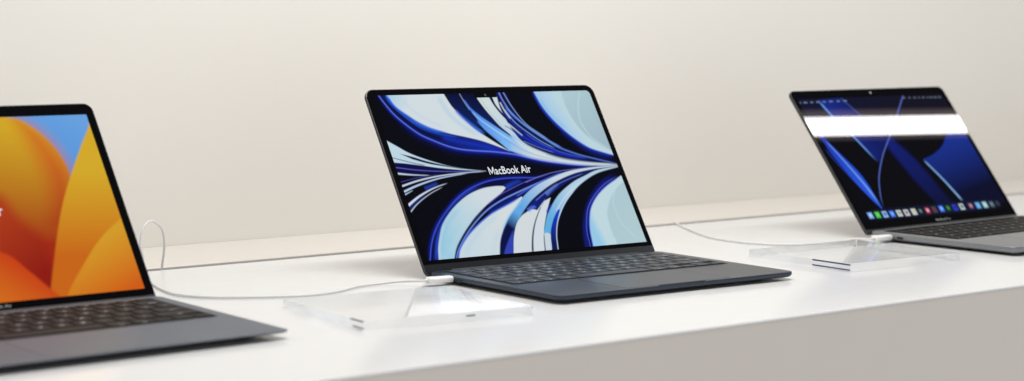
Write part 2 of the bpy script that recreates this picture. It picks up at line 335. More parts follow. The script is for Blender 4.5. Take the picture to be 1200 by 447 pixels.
 ('F', (95,165,226),(196,212,226),(139.5,138.9,195.7,108.6),0.8,[[(85.5,201.0),(91.2,186.9),(96.1,175.6),(103.9,163.4),(116.2,149.4),(128.7,139.1),(144.7,126.2),(163.3,115.4),(183.2,107.8),(208.4,100.6),(230.1,96.9),(257.4,95.1),(290.4,94.9)],[(290.1,95.6),(260.2,97.0),(234.8,99.8),(215.3,104.0),(192.1,111.5),(172.1,120.6),(154.2,130.7),(139.2,142.4),(127.1,154.1),(116.3,169.2),(108.5,187.2),(102.5,202.3)]]),
 ('F', (7,14,66),(98,166,228),(114.8,158.2,130.2,142.3),1.2,[[(85.0,200.9),(95.7,175.5),(104.8,162.4),(114.4,152.2)],[(124.3,143.0),(133.3,137.5),(138.0,139.8)],[(129.8,150.3),(116.5,169.2),(108.5,187.2),(102.5,202.3)]]),
 ('F', (48,66,176),(48,66,176),None,1.2,[[(89.8,201.3),(96.5,187.3),(105.7,175.3),(118.0,162.4)],[(108.5,187.2),(102.5,202.3)]]),
 ('S',(150,200,235),1.4,2.0,0.7,1.2,[(103.6,161.4),(115.1,149.3),(128.1,139.2),(143.9,128.1)]),
 ('S',(70,100,225),1.0,1.0,0.9,0.8,[(138.8,123.8),(164.1,113.6),(185.1,106.0),(211.6,98.6)]),
 ('S',(120,120,215),0.8,0.6,0.85,0.7,[(156.4,108.6),(179.2,102.4),(206.1,97.8),(248.8,95.3)]),
 ('S',(178,206,222),5,4,0.5,4,[(46.3,188.2),(59.8,172.9),(81.6,155.9),(111.3,142.1)]),
 ('S',(186,206,222),4,4,0.5,4,[(80.4,191.9),(89.7,174.1),(104.0,157.5)]),
 ('F', (208,216,220),(208,216,220),None,0.6,[[(102.5,202.3),(108.5,187.2),(116.2,169.2),(126.6,154.0),(140.2,144.0),(151.4,140.2),(157.7,141.5)],[(176.4,127.0),(164.7,138.5),(156.6,147.0),(149.2,156.5),(139.1,173.8),(133.7,187.2),(127.2,204.3)]]),
 ('F', (206,216,222),(206,216,222),None,0.6,[[(127.8,204.4),(134.3,187.2),(139.6,173.8),(149.4,156.6),(158.5,145.1),(171.6,131.8)],[(181.6,128.3)],[(172.2,140.9),(161.7,157.4),(155.5,170.0),(150.3,187.5),(143.5,205.7)]]),
 ('S',(26,52,88),0.7,2.6,0.95,0.8,[(163.4,138.9),(151.7,152.7),(143.8,164.2),(137.5,176.6),(131.1,192.9)]),
 ('F', (11,30,117),(10,21,98),(148.3,139.5,214.6,105.5),0.8,[[(138.5,145.4),(157.1,130.6),(178.3,119.5),(205.3,108.1),(228.1,101.7),(260.1,97.1)],[(259.9,97.6),(240.2,102.9),(216.2,110.1),(191.4,120.7),(174.0,129.9),(158.2,141.6)],[(151.7,139.5)]]),
 ('S',(90,120,225),4,2,0.8,2.0,[(145.1,141.8),(153.3,138.3),(159.3,137.6)]),
 ('S',(110,150,235),3.5,1,0.6,2.5,[(176.1,124.9),(186.9,118.4),(200.1,111.9)]),
 ('S',(120,140,225),0.8,0.6,0.7,0.8,[(161.3,130.2),(181.5,120.1),(206.7,110.2),(240.1,101.6)]),
 ('F', (196,210,220),(196,210,220),None,0.6,[[(143.5,205.7),(150.3,187.5),(155.7,170.0)],[(158.2,165.2),(167.0,165.8)],[(162.5,175.4),(159.0,187.1),(151.2,206.3)]]),
 ('F', (96,172,222),(178,206,228),(172.1,151.0,212.1,119.8),0.8,[[(155.8,169.0),(166.3,151.7),(176.6,140.2),(194.6,125.0),(219.0,111.9),(239.5,104.7),(259.4,98.8),(290.0,95.8)],[(289.6,96.6),(257.8,102.5),(232.6,112.6),(213.8,124.0),(196.0,138.3),(184.3,150.8),(175.9,158.3),(168.4,163.9),(164.5,170.6)],[(160.3,168.3)]]),
 ('S',(10,24,84),1.6,0.5,0.9,0.6,[(149.0,190.3),(152.5,177.7),(155.7,169.0)]),
 ('S',(30,50,190),2,3,0.7,1.5,[(179.4,136.3),(169.1,145.8)]),
 ('S',(205,220,230),1.4,0.8,0.8,1.0,[(183.3,143.7),(197.8,131.3),(217.3,118.5),(238.2,108.8)]),
 ('F', (9,24,90),(20,60,190),(163.2,180.5,182.0,146.6),0.8,[[(150.7,206.2),(159.0,187.1),(162.5,175.4),(166.4,165.7),(175.2,153.2),(185.4,142.8)],[(188.2,142.9)],[(180.3,154.6),(172.5,168.1),(165.4,185.6),(157.8,206.8)]]),
 ('S',(196,212,232),1.2,1.0,0.95,0.7,[(164.8,195.5),(167.1,186.7),(171.1,173.1),(178.2,158.5),(188.5,145.0),(202.3,131.6),(219.0,120.2)]),
 ('F', (3,4,13),(3,4,13),None,0.8,[[(160.2,207.0),(168.1,186.8),(172.0,173.1),(179.3,158.6),(190.1,145.1),(202.9,133.1),(219.5,121.8),(242.4,110.0),(267.3,102.9),(291.6,97.8)],[(290.2,100.9),(274.5,108.6),(256.7,116.0),(240.3,128.6),(225.6,143.2),(216.6,160.0),(212.2,172.9),(210.3,189.0),(203.5,210.5)]]),
 ('S',(12,27,122),6,5,0.9,3,[(203.5,202.5),(209.8,175.8),(216.8,159.0),(228.8,141.4),(243.3,127.3),(262.3,114.2),(286.4,103.9)]),
 ('S',(80,95,220),1.0,0.9,0.9,0.8,[(208.0,198.8),(210.7,188.5),(212.8,173.0),(217.9,159.1),(226.5,143.7),(241.1,129.7),(260.7,116.9),(284.6,107.0)]),
 ('F', (150,200,230),(190,214,222),(223.6,161.5,232.6,160.1),0.7,[[(206.9,210.8),(214.0,188.2),(217.9,169.3),(224.3,153.4),(232.5,141.1),(246.9,128.4),(265.8,117.3),(289.8,107.2),(307.2,101.7)],[(337.1,145.9)],[(297.4,218.1)]]),
 ('F', (172,199,207),(176,202,208),(256.7,146.2,288.2,184.5),1.4,[[(240.0,213.4),(248.0,186.7),(246.9,175.4),(248.9,155.0),(254.4,144.0),(264.1,132.1),(279.1,120.4),(304.4,108.0)],[(337.1,145.9)],[(297.4,218.1)]]),
 ('S',(190,212,218),1.4,1.4,0.8,1.2,[(277.1,119.2),(266.8,133.3),(263.6,141.4),(263.1,150.7),(265.3,164.9),(279.2,185.4)]),
 ('S',(44,60,205),1.4,1.4,0.85,0.9,[(214.0,188.2),(217.9,169.3),(224.3,153.4),(232.5,141.1),(246.9,128.4),(265.8,117.3),(289.8,107.2)]),
]
PETALS = [
 ('F', (78,144,216),(104,160,222),(239.1,65.2,279.8,5.0),1,[[(-18.5,-30.1),(319.4,-21.2)],[(267.0,110.5),(-45.7,87.4)]]),
 ('F', (208,166,38),(160,40,16),(222.1,11.8,201.5,126.7),2.0,[[(-17.0,166.0),(31.3,85.1),(89.4,31.7),(142.4,7.0),(185.0,-1.9),(213.7,1.3),(229.0,11.2),(240.5,25.8),(247.8,42.9),(250.1,65.0),(242.1,108.6)],[(218.3,182.3)],[(-2.4,190.1)]]),
 ('F', (202,106,30),(168,50,18),(238.9,39.0,224.1,107.3),16,[[(216.0,4.5),(229.9,13.9),(240.2,26.7),(247.6,43.8),(249.9,65.8),(240.4,108.5)],[(220.3,108.7),(227.0,68.9),(221.8,29.4)]]),
 ('F', (172,58,24),(140,26,14),(172.4,95.1,204.7,147.8),9,[[(137.8,50.9),(176.2,76.8),(188.2,101.3),(202.3,124.2),(209.0,173.1)],[(97.2,193.6)]]),
 ('F', (210,168,40),(198,100,22),(254.3,57.3,249.3,143.3),1.2,[[(291.5,-5.5),(284.8,12.4),(271.2,31.6),(249.6,64.1),(233.5,90.8),(219.3,119.7),(200.5,162.4),(193.3,181.4)],[(299.9,192.2)],[(326.9,114.9)],[(309.5,-4.9)]]),
 ('F', (210,154,40),(206,92,20),(250.1,130.6,269.8,179.1),1.2,[[(306.7,95.8),(287.9,107.2),(268.1,120.0),(250.4,134.9),(231.5,154.4),(216.1,171.3),(205.7,185.9)],[(298.7,195.5)]]),
 ('F', (196,60,18),(206,104,26),(181.1,145.7,152.2,175.6),1.6,[[(-15.8,105.1),(103.5,117.9),(161.4,131.7),(181.7,151.5),(194.4,167.6),(206.7,182.8)],[(195.0,204.4)],[(-33.8,179.2)]]),
]
BEAMS = [
 ('F', (14,18,48),(16,14,30),(43.5,-4.9,63.9,57.2),6,[[(-5.1,-15.2),(300.3,-14.2)],[(299.3,67.6)],[(-2.6,60.5)]]),
 ('F', (14,28,110),(8,14,52),(131.8,66.7,167.7,164.5),6,[[(131.6,60.2),(157.5,100.2),(173.7,145.9),(186.7,173.5)],[(153.8,171.1),(134.0,130.7),(121.3,91.8),(113.9,65.8)]]),
 ('F', (20,40,128),(13,25,96),(46.7,24.7,99.5,26.6),1.0,[[(35.0,2.5),(80.7,0.0)],[(100.9,29.2),(124.1,61.2)],[(101.9,81.9),(82.9,97.4)],[(64.4,61.0),(45.0,27.2)]]),
 ('S',(110,165,245),3.0,2.2,0.95,1.6,[(35.5,1.9),(45.8,26.9),(64.9,60.4),(82.1,97.3)]),
 ('S',(90,120,225),1.0,1.0,0.7,1,[(81.4,1.3),(100.9,29.2)]),
 ('F', (18,46,165),(40,88,220),(-5.1,41.7,39.6,145.7),1.2,[[(-5.8,6.4),(-2.0,19.1),(9.1,57.3),(22.0,81.6),(38.8,116.1),(42.2,161.8)],[(40.7,161.7),(21.8,126.1),(6.5,83.3),(2.1,58.2),(-9.6,16.4)]]),
 ('S',(140,185,250),1.0,3.0,0.8,2.0,[(7.4,59.7),(22.0,92.8),(35.4,129.5),(41.7,158.1)]),
 ('S',(50,70,200),1.4,1.4,0.7,1.2,[(-6.0,54.1),(3.3,85.6),(18.4,119.8),(37.8,159.1)]),
 ('S',(96,120,215),1.3,1.3,0.9,0.9,[(204.1,0.9),(173.3,26.6),(132.6,60.2),(99.1,86.8),(69.3,116.7),(52.4,142.9),(44.4,163.2)]),
 ('F', (22,46,136),(6,10,40),(223.9,80.1,235.5,146.1),1.0,[[(293.7,40.3),(265.5,52.7),(246.7,62.6),(224.9,78.9),(198.0,90.6),(171.0,97.0)],[(186.8,125.0),(202.1,163.1)],[(233.5,170.4)],[(292.8,169.4),(297.9,114.4),(299.2,60.9)]]),
 ('S',(135,180,238),2.4,3.6,0.95,1.4,[(171.0,97.5),(187.0,126.9),(202.1,163.1)]),
 ('S',(150,165,190),1.5,1.5,0.75,0.9,[(-1.4,5.3),(2.4,5.3)]),
 ('S',(150,165,190),1.5,1.5,0.75,0.9,[(7.7,5.1),(14.0,5.2)]),
 ('S',(150,165,190),1.5,1.5,0.75,0.9,[(20.4,5.1),(25.2,5.1)]),
 ('S',(150,165,190),1.5,1.5,0.75,0.9,[(31.3,5.0),(36.7,5.1)]),
 ('S',(150,165,190),1.5,1.5,0.75,0.9,[(43.8,5.2),(48.3,5.2)]),
 ('S',(150,165,190),1.5,1.5,0.75,0.9,[(55.9,5.0),(62.3,5.1)]),
 ('S',(150,165,190),1.5,1.5,0.75,0.9,[(70.6,5.0),(75.5,5.0)]),
 ('S',(150,165,190),1.5,1.5,0.75,0.9,[(83.3,4.8),(89.2,4.9)]),
 ('S',(130,145,165),1.5,1.5,0.7,0.9,[(202.5,3.7),(206.6,3.8)]),
 ('S',(130,145,165),1.5,1.5,0.7,0.9,[(214.1,3.9),(217.6,3.9)]),
 ('S',(130,145,165),1.5,1.5,0.7,0.9,[(224.3,4.0),(228.5,4.1)]),
 ('S',(130,145,165),1.5,1.5,0.7,0.9,[(234.0,4.2),(236.4,4.2)]),
 ('S',(130,145,165),1.5,1.5,0.7,0.9,[(241.7,4.3),(246.3,4.3)]),
 ('S',(130,145,165),1.5,1.5,0.7,0.9,[(251.7,4.4),(254.2,4.4)]),
 ('S',(130,145,165),1.5,1.5,0.7,0.9,[(257.4,4.5),(262.7,4.6)]),
 ('S',(130,145,165),1.5,1.5,0.7,0.9,[(266.0,4.6),(272.1,4.7)]),
 ('S',(130,145,165),1.5,1.5,0.7,0.9,[(275.3,4.7),(280.7,4.8)]),
 ('S',(16,22,44),15,15,0.8,1.5,[(7.7,169.4),(275.9,169.8)]),
]
DOCK = [(14.0,169.5,(110,160,230),(180,210,240)),(27.4,169.5,(70,185,70),(110,215,110)),(41.2,169.7,(150,185,230),(60,110,200)),(54.7,170.1,(60,110,230),(130,180,245)),(68.2,170.2,(205,212,215),(150,150,90)),(82.2,170.4,(200,206,214),(150,80,80)),(96.7,170.1,(190,205,215),(215,190,90)),(109.6,170.1,(26,30,40),(100,130,130)),(123.6,170.2,(150,36,60),(235,180,200)),(137.4,169.9,(60,66,76),(120,40,50)),(151.8,169.7,(60,110,235),(140,185,250)),(165.3,169.7,(20,60,40),(70,150,60)),(179.2,169.8,(50,60,200),(30,36,110)),(193.3,169.6,(190,206,210),(60,76,90)),(211.8,169.7,(70,60,120),(225,140,120)),(226.8,170.0,(96,165,225),(120,185,235)),(241.2,170.0,(150,200,205),(200,220,215)),(255.5,170.2,(70,84,96),(120,136,146)),(267.9,169.9,(34,40,50),(60,66,76))]
def paint(ops, wmm, hmm, nx, ny, base):
    u = np.linspace(0, wmm, nx); v = np.linspace(0, hmm, ny)
    U, V = np.meshgrid(u, v); U = U.ravel(); V = V.ravel()
    img = np.tile(np.array(srgb(base)), (U.size, 1))
    def smooth(x): x = np.clip(x, 0, 1); return x * x * (3 - 2 * x)
    def seg_dist(px, py, P):
        best = np.full(px.shape, 1e9); tt = np.zeros(px.shape)
        L = np.concatenate([[0], np.cumsum(np.hypot(*np.diff(P, axis=0).T))]); tot = max(L[-1], 1e-9)
        for i in range(len(P) - 1):
            ax, ay = P[i]; bx, by = P[i + 1]; dx, dy = bx - ax, by - ay
            l2 = dx * dx + dy * dy + 1e-12
            t = np.clip(((px - ax) * dx + (py - ay) * dy) / l2, 0, 1)
            d = (px - ax - t * dx) ** 2 + (py - ay - t * dy) ** 2
            k = d < best
            best[k] = d[k]; tt[k] = (L[i] + t[k] * (L[i + 1] - L[i])) / tot
        return np.sqrt(best), tt
    for o in ops:
        if o[0] == 'F':
            _, c1, c2, axis, fe, curves = o
            poly = np.array([p for cv in curves for p in catmull(cv, 6)])
            lo = poly.min(0) - fe; hi = poly.max(0) + fe
            s = np.nonzero((U > lo[0]) & (U < hi[0]) & (V > lo[1]) & (V < hi[1]))[0]
            if not s.size: continue
            px, py = U[s], V[s]
            Q = np.vstack([poly, poly[:1]])
            d, _t = seg_dist(px, py, Q)
            ins = np.zeros(px.shape, bool)
            for i in range(len(Q) - 1):
                (ax, ay), (bx, by) = Q[i], Q[i + 1]
                if ay == by: continue
                c = (ay > py) != (by > py)
                ins ^= c & (px < ax + (py - ay) / (by - ay) * (bx - ax))
            a = smooth(.5 + np.where(ins, d, -d) / (2 * fe))
            g = np.zeros(px.shape)
            if axis:
                ax, ay, bx, by = axis
                g = np.clip(((px - ax) * (bx - ax) + (py - ay) * (by - ay)) / ((bx - ax) ** 2 + (by - ay) ** 2), 0, 1)
            c = np.array(srgb(c1))[None] * (1 - g[:, None]) + np.array(srgb(c2))[None] * g[:, None]
        else:
            _, c1, w0, w1, al, fe, pts = o
            P = np.array(catmull(pts, 6)); m = max(w0, w1) + fe
            lo = P.min(0) - m; hi = P.max(0) + m
            s = np.nonzero((U > lo[0]) & (U < hi[0]) & (V > lo[1]) & (V < hi[1]))[0]
            if not s.size: continue
            d, t = seg_dist(U[s], V[s], P)
            w = w0 + (w1 - w0) * t
            a = al * smooth(.5 + (w / 2 - d) / (2 * fe)) * smooth((1 - t) / (.12 if fe < 1.6 else .22)) * (smooth(t / .10) if fe >= 1.2 else 1)
            c = np.array(srgb(c1))[None]
        img[s] = img[s] * (1 - a[:, None]) + c * a[:, None]
    return img

def picture_panel(name, img, wmm, hmm, nx, ny, v0, w, m, parent, corner=0.):
    """flat lit panel in lid coordinates (x, up the lid, out of the glass)"""
    xs = np.linspace(-wmm / 2000, wmm / 2000, nx); ys = np.linspace(v0 + hmm / 1000, v0, ny)
    X, Y = np.meshgrid(xs, ys)
    co = np.stack([X.ravel(), Y.ravel(), np.full(X.size, w)], 1).astype(np.float32)
    idx = np.arange(nx * ny).reshape(ny, nx)
    q = np.stack([idx[1:, :-1], idx[1:, 1:], idx[:-1, 1:], idx[:-1, :-1]], -1).reshape(-1, 4)
    if corner:                                                  # rounded top corners of the panel
        cx = co[q].mean(1); ex = wmm / 2000 - corner; ey = v0 + hmm / 1000 - corner
        out = (np.abs(cx[:, 0]) > ex) & (cx[:, 1] > ey) & (np.hypot(np.abs(cx[:, 0]) - ex, cx[:, 1] - ey) > corner)
        q = q[~out]
    me = bpy.data.meshes.new(name)
    me.vertices.add(len(co)); me.vertices.foreach_set('co', co.ravel())
    me.loops.add(q.size); me.loops.foreach_set('vertex_index', q.ravel().astype(np.int32))
    me.polygons.add(len(q)); me.polygons.foreach_set('loop_start', np.arange(0, q.size, 4, dtype=np.int32))
    me.update(); me.validate()
    at = me.attributes.new('picture', 'FLOAT_COLOR', 'POINT')
    at.data.foreach_set('color', np.hstack([img, np.ones((len(img), 1))]).astype(np.float32).ravel())
    return link(name, me, m, parent, smooth=False)

# ---------------------------------------------------------------- keyboard layout: (width in key units, legend)
ROWS = [
    [(1.5, 'esc')] + [(1, 'F%d' % i) for i in range(1, 13)] + [(1, '')],
    [(1, c) for c in '`1234567890-='] + [(1.5, 'delete')],
    [(1.5, 'tab')] + [(1, c) for c in 'QWERTYUIOP[]\\'],
    [(1.75, 'caps')] + [(1, c) for c in "ASDFGHJKL;'"] + [(1.75, 'return')],
    [(2.25, 'shift')] + [(1, c) for c in 'ZXCVBNM,./'] + [(2.25, 'shift')],
    [(1, 'fn'), (1, 'ctrl'), (1, 'opt'), (1.25, 'cmd'), (5, ''), (1.25, 'cmd'), (1, 'opt')],
]

def key_mesh(w, d, h, legend):
    prof = [(0, 0), (h * .55, 0), (h * .85, .00018), (h, .00055)]
    v, f = loft(slab_rings(-w / 2, w / 2, -d / 2, d / 2, .0016, prof))
    me = mesh('key', v, f)
    n0 = len(me.polygons)
    mi = [0] * n0
    if legend:
        tm = text_mesh(legend, .0046 if len(legend) == 1 else .0028, .00006)
        long_ = len(legend) > 1 and legend[0] != 'F'
        cy = -.0012 if len(legend) == 1 else -d / 2 + .0022
        verts = [tuple(p.co) for p in me.vertices]; faces = [tuple(p.vertices) for p in me.polygons]
        k = len(verts)
        verts += [(p.co.x, p.co.y + cy, h + .00003) for p in tm.vertices]
        faces += [tuple(i + k for i in p.vertices) for p in tm.polygons]
        mi += [1] * len(tm.polygons)
        bpy.data.meshes.remove(tm); bpy.data.meshes.remove(me)
        me = bpy.data.meshes.new('key'); me.from_pydata(verts, [], faces); me.update()
    me.polygons.foreach_set('material_index', mi)
    for i, p in enumerate(me.polygons): p.use_smooth = False
    return me

KEY_CACHE = {}
def keyboard(root, y_top, z, key_m, well_m, deck_rot, touch_bar=False, half_row=False):
    """well plate with one mesh per key; y_top = back edge of the well on the deck"""
    u, dpt, gap = .01905, .0187, .0028
    wx = 14.5 * u / 2
    heights = [dpt] * 6
    if half_row: heights[0] = .0108
    total = sum(heights)
    v, f = loft(slab_rings(-wx - .0012, wx + .0012, y_top - total - .0012, y_top + .0012, .0025, [(z - .0006, 0), (z + .00012, 0)]))
    kb = link('keyboard', mesh('keyboard', v, f), well_m, root, smooth=False)
    y = y_top
    def put(w, d, legend, cx, cy):
        k = (round(w, 5), round(d, 5), legend, key_m.name)
        if k not in KEY_CACHE:
            KEY_CACHE[k] = key_mesh(w, d, .0009, legend)
            KEY_CACHE[k].materials.append(key_m); KEY_CACHE[k].materials.append(M['legend'])
        o = bpy.data.objects.new('key', KEY_CACHE[k]); COL.objects.link(o)
        o.parent = kb; o.location = (cx, cy, z + .00012)
    for r, row in enumerate(ROWS):
        d = heights[r] - gap
        cy = y - heights[r] / 2
        if r == 0 and touch_bar:
            vb, fb = loft(slab_rings(-wx + .03, wx - .022, cy - d / 2, cy + d / 2, .001, [(z + .00012, 0), (z + .0006, 0), (z + .0007, .0002)]))
            link('touch_strip', mesh('touch_strip', vb, fb), M['glass'], kb, smooth=False)
            put(.027, d, 'esc', -wx + .0147, cy); put(.0185, d, '', wx - .0105, cy)
        else:
            x = -wx
            for w, lg in row:
                put(w * u - gap, d, lg, x + w * u / 2, cy); x += w * u
            if r == 5:                                            # arrow cluster
                hh = (heights[r] - gap) / 2 - .0002
                put(u - gap, hh, '', x + u * .5, cy - hh / 2 - .0002)
                put(u - gap, hh, '', x + u * 1.5, cy - hh / 2 - .0002)
                put(u - gap, hh, '', x + u * 1.5, cy + hh / 2 + .0002)
                put(u - gap, hh, '', x + u * 2.5, cy - hh / 2 - .0002)
        y -= heights[r]
    return kb

# ---------------------------------------------------------------- laptop
def laptop(spec):
    s = spec
    W, D, zt, a = s['W'], s['D'], s['zt'], s['tilt']
    root = empty('laptop', s['loc'], s['yaw'])
    tag(root, s['label'], 'laptop', 'open laptops on the white counter')
    sl = s.get('slope', 0.)                       # deck falls towards the front by this much
    yb = -.0085
    def top(y): return zt + sl * (y - yb) / (D + yb) if sl else zt
    z0 = .0021
    def bot(y):
        return z0 + s.get('lift', 0.) * (yb - y) / (D + yb)
    def warp(x, y, z):
        t = (z - z0) / (zt - z0)
        return (x, y, bot(y) + t * (top(y) - bot(y)))
    # base -----------------------------------------------------------
    v, f = loft(slab_rings(-W / 2, W / 2, -D, yb, s['rad'], s['profile'](zt, z0), warp))
    base = auto_smooth(link('base', mesh('base', v, f), s['metal'], root), 40)
    if s.get('scoop'):                            # finger notch in the middle of the front edge
        cv, cf = loft([[(-.031 * k, -D - .004, zz), (.031 * k, -D - .004, zz), (.030 * k, -D + q, zz), (-.030 * k, -D + q, zz)]
                       for zz, q, k in ((zt - .0034, .0012, .92), (zt - .0012, .0030, .98), (zt + .002, .0052, 1.02))])
        cutter = bpy.data.objects.new('cutter', mesh('cutter', cv, cf)); COL.objects.link(cutter); cutter.parent = root
        bo = base.modifiers.new('notch', 'BOOLEAN'); bo.object = cutter; bo.solver = 'EXACT'
        bpy.context.view_layer.update()
        cut_me = bpy.data.meshes.new_from_object(base.evaluated_get(bpy.context.evaluated_depsgraph_get()))
        base.modifiers.clear(); base.data = cut_me; bpy.data.objects.remove(cutter)
        auto_smooth(base, 30)
    tilt_deck = math.atan2(-sl, D + yb) if sl else 0.
    def on_deck(o):
        """lay a part modelled on a level deck onto the sloping one"""
        if sl:
            for vv in o.data.vertices: vv.co.z += top(vv.co.y) - zt
        return o
    kb = keyboard(root, s['kb_top'], zt, s['key'], s['well'], 0, s.get('touch_bar', False), s.get('half_row', False))
    if sl:
        on_deck(kb)
        for k in kb.children:
            if k.name.startswith('key'):
                k.location.z += top(k.location.y) - zt; k.rotation_euler.x = -tilt_deck
            else: on_deck(k)
    tx, t0, t1 = s['pad']
    v, f = loft(slab_rings(-tx - .0005, tx + .0005, t0 - .0005, t1 + .0005, .0045, [(zt - .0004, 0), (zt + .00006, 0)]))
    g = on_deck(link('trackpad', mesh('trackpad', v, f), s['groove'], base, smooth=False))
    v, f = loft(slab_rings(-tx, tx, t0, t1, .004, [(zt + .00006, 0), (zt + .00012, .00005)]))
    on_deck(link('pad_surface', mesh('pad_surface', v, f), s['pad_metal'], base, smooth=False))
    # ports on the left side ------------------------------------------
    for (py, pw, pz, ph) in s['ports']:
        pts = rrect(py - pw / 2, py + pw / 2, pz - ph / 2, pz + ph / 2, ph / 2 - 1e-5)
        x = -W / 2
        v, f = loft([[(x + .002, y, z) for y, z in pts], [(x - .00015, y, z) for y, z in pts]])
        link('port', mesh('port', v, f), M['port'], base, smooth=False)
    for fx in (-1, 1):
        for fy in (yb - .022, -D + .03):
            v, f = loft([[(fx * (W / 2 - .03) + .008 * math.cos(t * PI / 8), fy + .008 * math.sin(t * PI / 8), z) for t in range(16)] for z in (0., bot(fy) + .0006)])
            link('foot', mesh('foot', v, f), M['rubber'], base, smooth=False)
    # hinge -----------------------------------------------------------
    hx = W / 2 - .028
    v, f = tube([(-hx, yb - .0004, zt - .0026), (hx, yb - .0004, zt - .0026)], .0034, 16)
    auto_smooth(link('hinge', mesh('hinge', v, f), M['dark'], root), 40)
    # lid ---------------------------------------------------------------
    T, Lh = s['lid_t'], s['lid_h']
    rb = s['lid_rb']
    prof = [(0, .0006), (-.0003, 0), (-.0018, 0), (-T + .0012, 0), (-T + .0004, .0007), (-T, .0024)]
    v, f = loft(slab_rings(-W / 2, W / 2, -.0045, Lh, (rb, rb, s['lid_rt'], s['lid_rt']), prof))
    lid = auto_smooth(link('lid', mesh('lid', v, f), [s['lid_metal'], M['lid_edge']], root), 50)
    for p in lid.data.polygons:                     # black gasket round the glass
        if -.0019 < p.center.z < -.0001: p.material_index = 1
    lid.location = (0, s['hy'], s['hz']); lid.rotation_euler = (PI / 2 - a, 0, 0)
    e = .0008
    pts = slab_rings(-W / 2 + e, W / 2 - e, s['glass_v0'], Lh - e, (.0012, .0012, s['lid_rt'] - e, s['lid_rt'] - e), [(-.0002, 0), (.00018, 0), (.00022, .0001)])
    v, f = loft(pts); link('bezel', mesh('bezel', v, f), M['glass'], lid, smooth=False)
    wmm, hmm, nx, ny = s['panel']
    picture_panel('display', s['img'], wmm, hmm, nx, ny, s['chin'], .0003, s['screen'], lid, s.get('corner', 0.))
    if s.get('notch'):
        nw, nh = s['notch']; tp = s['chin'] + hmm / 1000
        v, f = loft(slab_rings(-nw / 2, nw / 2, tp - nh, tp + .0004, (.0016, .0016, .0002, .0002), [(.0002, 0), (.00036, 0)]))
        link('camera_notch', mesh('camera_notch', v, f), M['glass'], lid, smooth=False)
    cz = s['cam_v']
    v, f = loft([[(.0016 * math.cos(t * PI / 8), cz + .0016 * math.sin(t * PI / 8), z) for t in range(16)] for z in (.0002, .00042)])
    link('webcam', mesh('webcam', v, f), s['cam_m'], lid, smooth=False)
    for (txt, w, h, cx, cy, bold, m) in s['texts']:
        me = fit_text(word_mesh(txt, .01, bold), w, h, cx, cy, .00045)
        link('lettering', me, m, lid, smooth=False)
    return root
STRIP, SOFT, AMB = 34., 16.8, .77

def air_profile(zt, z0):
    return [(z0, .0105), (z0 + .0004, .0060), (z0 + .0012, .0024), (z0 + .0022, .0008), (z0 + .0034, .0001), (zt - .0012, 0), (zt - .0005, .0002), (zt - .0001, .0006), (zt, .0010)]

def wedge_profile(zt, z0):
    d = zt - z0
    return [(z0, .0125), (z0 + .12 * d, .0075), (z0 + .34 * d, .0032), (z0 + .62 * d, .0008), (z0 + .86 * d, 0), (zt - .0003, .0002), (zt, .0008)]

def pro_profile(zt, z0):
    return [(z0, .0075), (z0 + .0007, .0040), (z0 + .0020, .0013), (z0 + .0034, .0002), (z0 + .0050, 0), (zt - .0009, 0), (zt - .0003, .0003), (zt, .0009)]

NX, NY = 440, 286
img_c = paint(RIBBONS, 289.6, 188.3, NX, NY, (3, 4, 13))
img_l = paint(PETALS, 286.5, 179., 320, 200, (190, 110, 24))
dock = []
for (x, y, c1, c2) in DOCK:                                   # app icons of the dock
    h = 4.4
    dock.append(('F', c1, c1, None, .8, [[(x - h, y - h)], [(x + h, y - h)], [(x + h, y + h)], [(x - h, y + h)]]))
    dock.append(('F', c2, c2, None, 1.3, [[(x - 2.2, y - 2.6), (x + 1.8, y - 2.2), (x + 2.4, y + 1.2), (x - 1.4, y + 2.4)]]))
img_r = paint(BEAMS + dock, 286.5, 179., 400, 250, (4, 4, 9))

laptop(dict(
    label='dark navy laptop showing blue ribbon wallpaper, on the counter between the two grey laptops',
    loc=(0, 0, 0), yaw=0, W=.3041, D=.215, zt=.0084, tilt=.5603, rad=.0105, profile=air_profile,
    metal=M['midnight'], lid_metal=M['navy_lid'], key=M['midnight_key'], well=M['midnight_well'], groove=M['midnight_well'], pad_metal=M['midnight'],
    kb_top=-.0178, pad=(.0665, -.2095, -.1365),
    ports=[(-.0235, .0165, .0052, .0030), (-.0475, .0090, .0050, .0030), (-.0605, .0090, .0050, .0030)],
    lid_t=.0042, lid_h=.2073, lid_rt=.0105, lid_rb=.0060, hy=-.00456, hz=.00785, glass_v0=.0070,
    panel=(289.6, 188.3, NX, NY), img=img_c, chin=.0116, screen=screen_mat('ribbon_screen'), corner=.005,
    scoop=True, notch=(.0290, .0056), cam_v=.0116 + .1883 - .0026, cam_m=M['dark'],
    texts=[('MacBook Air', .0555, .0092, -.0035, .0116 + .1883 - .0930, .00012, M['white_text'])],
))
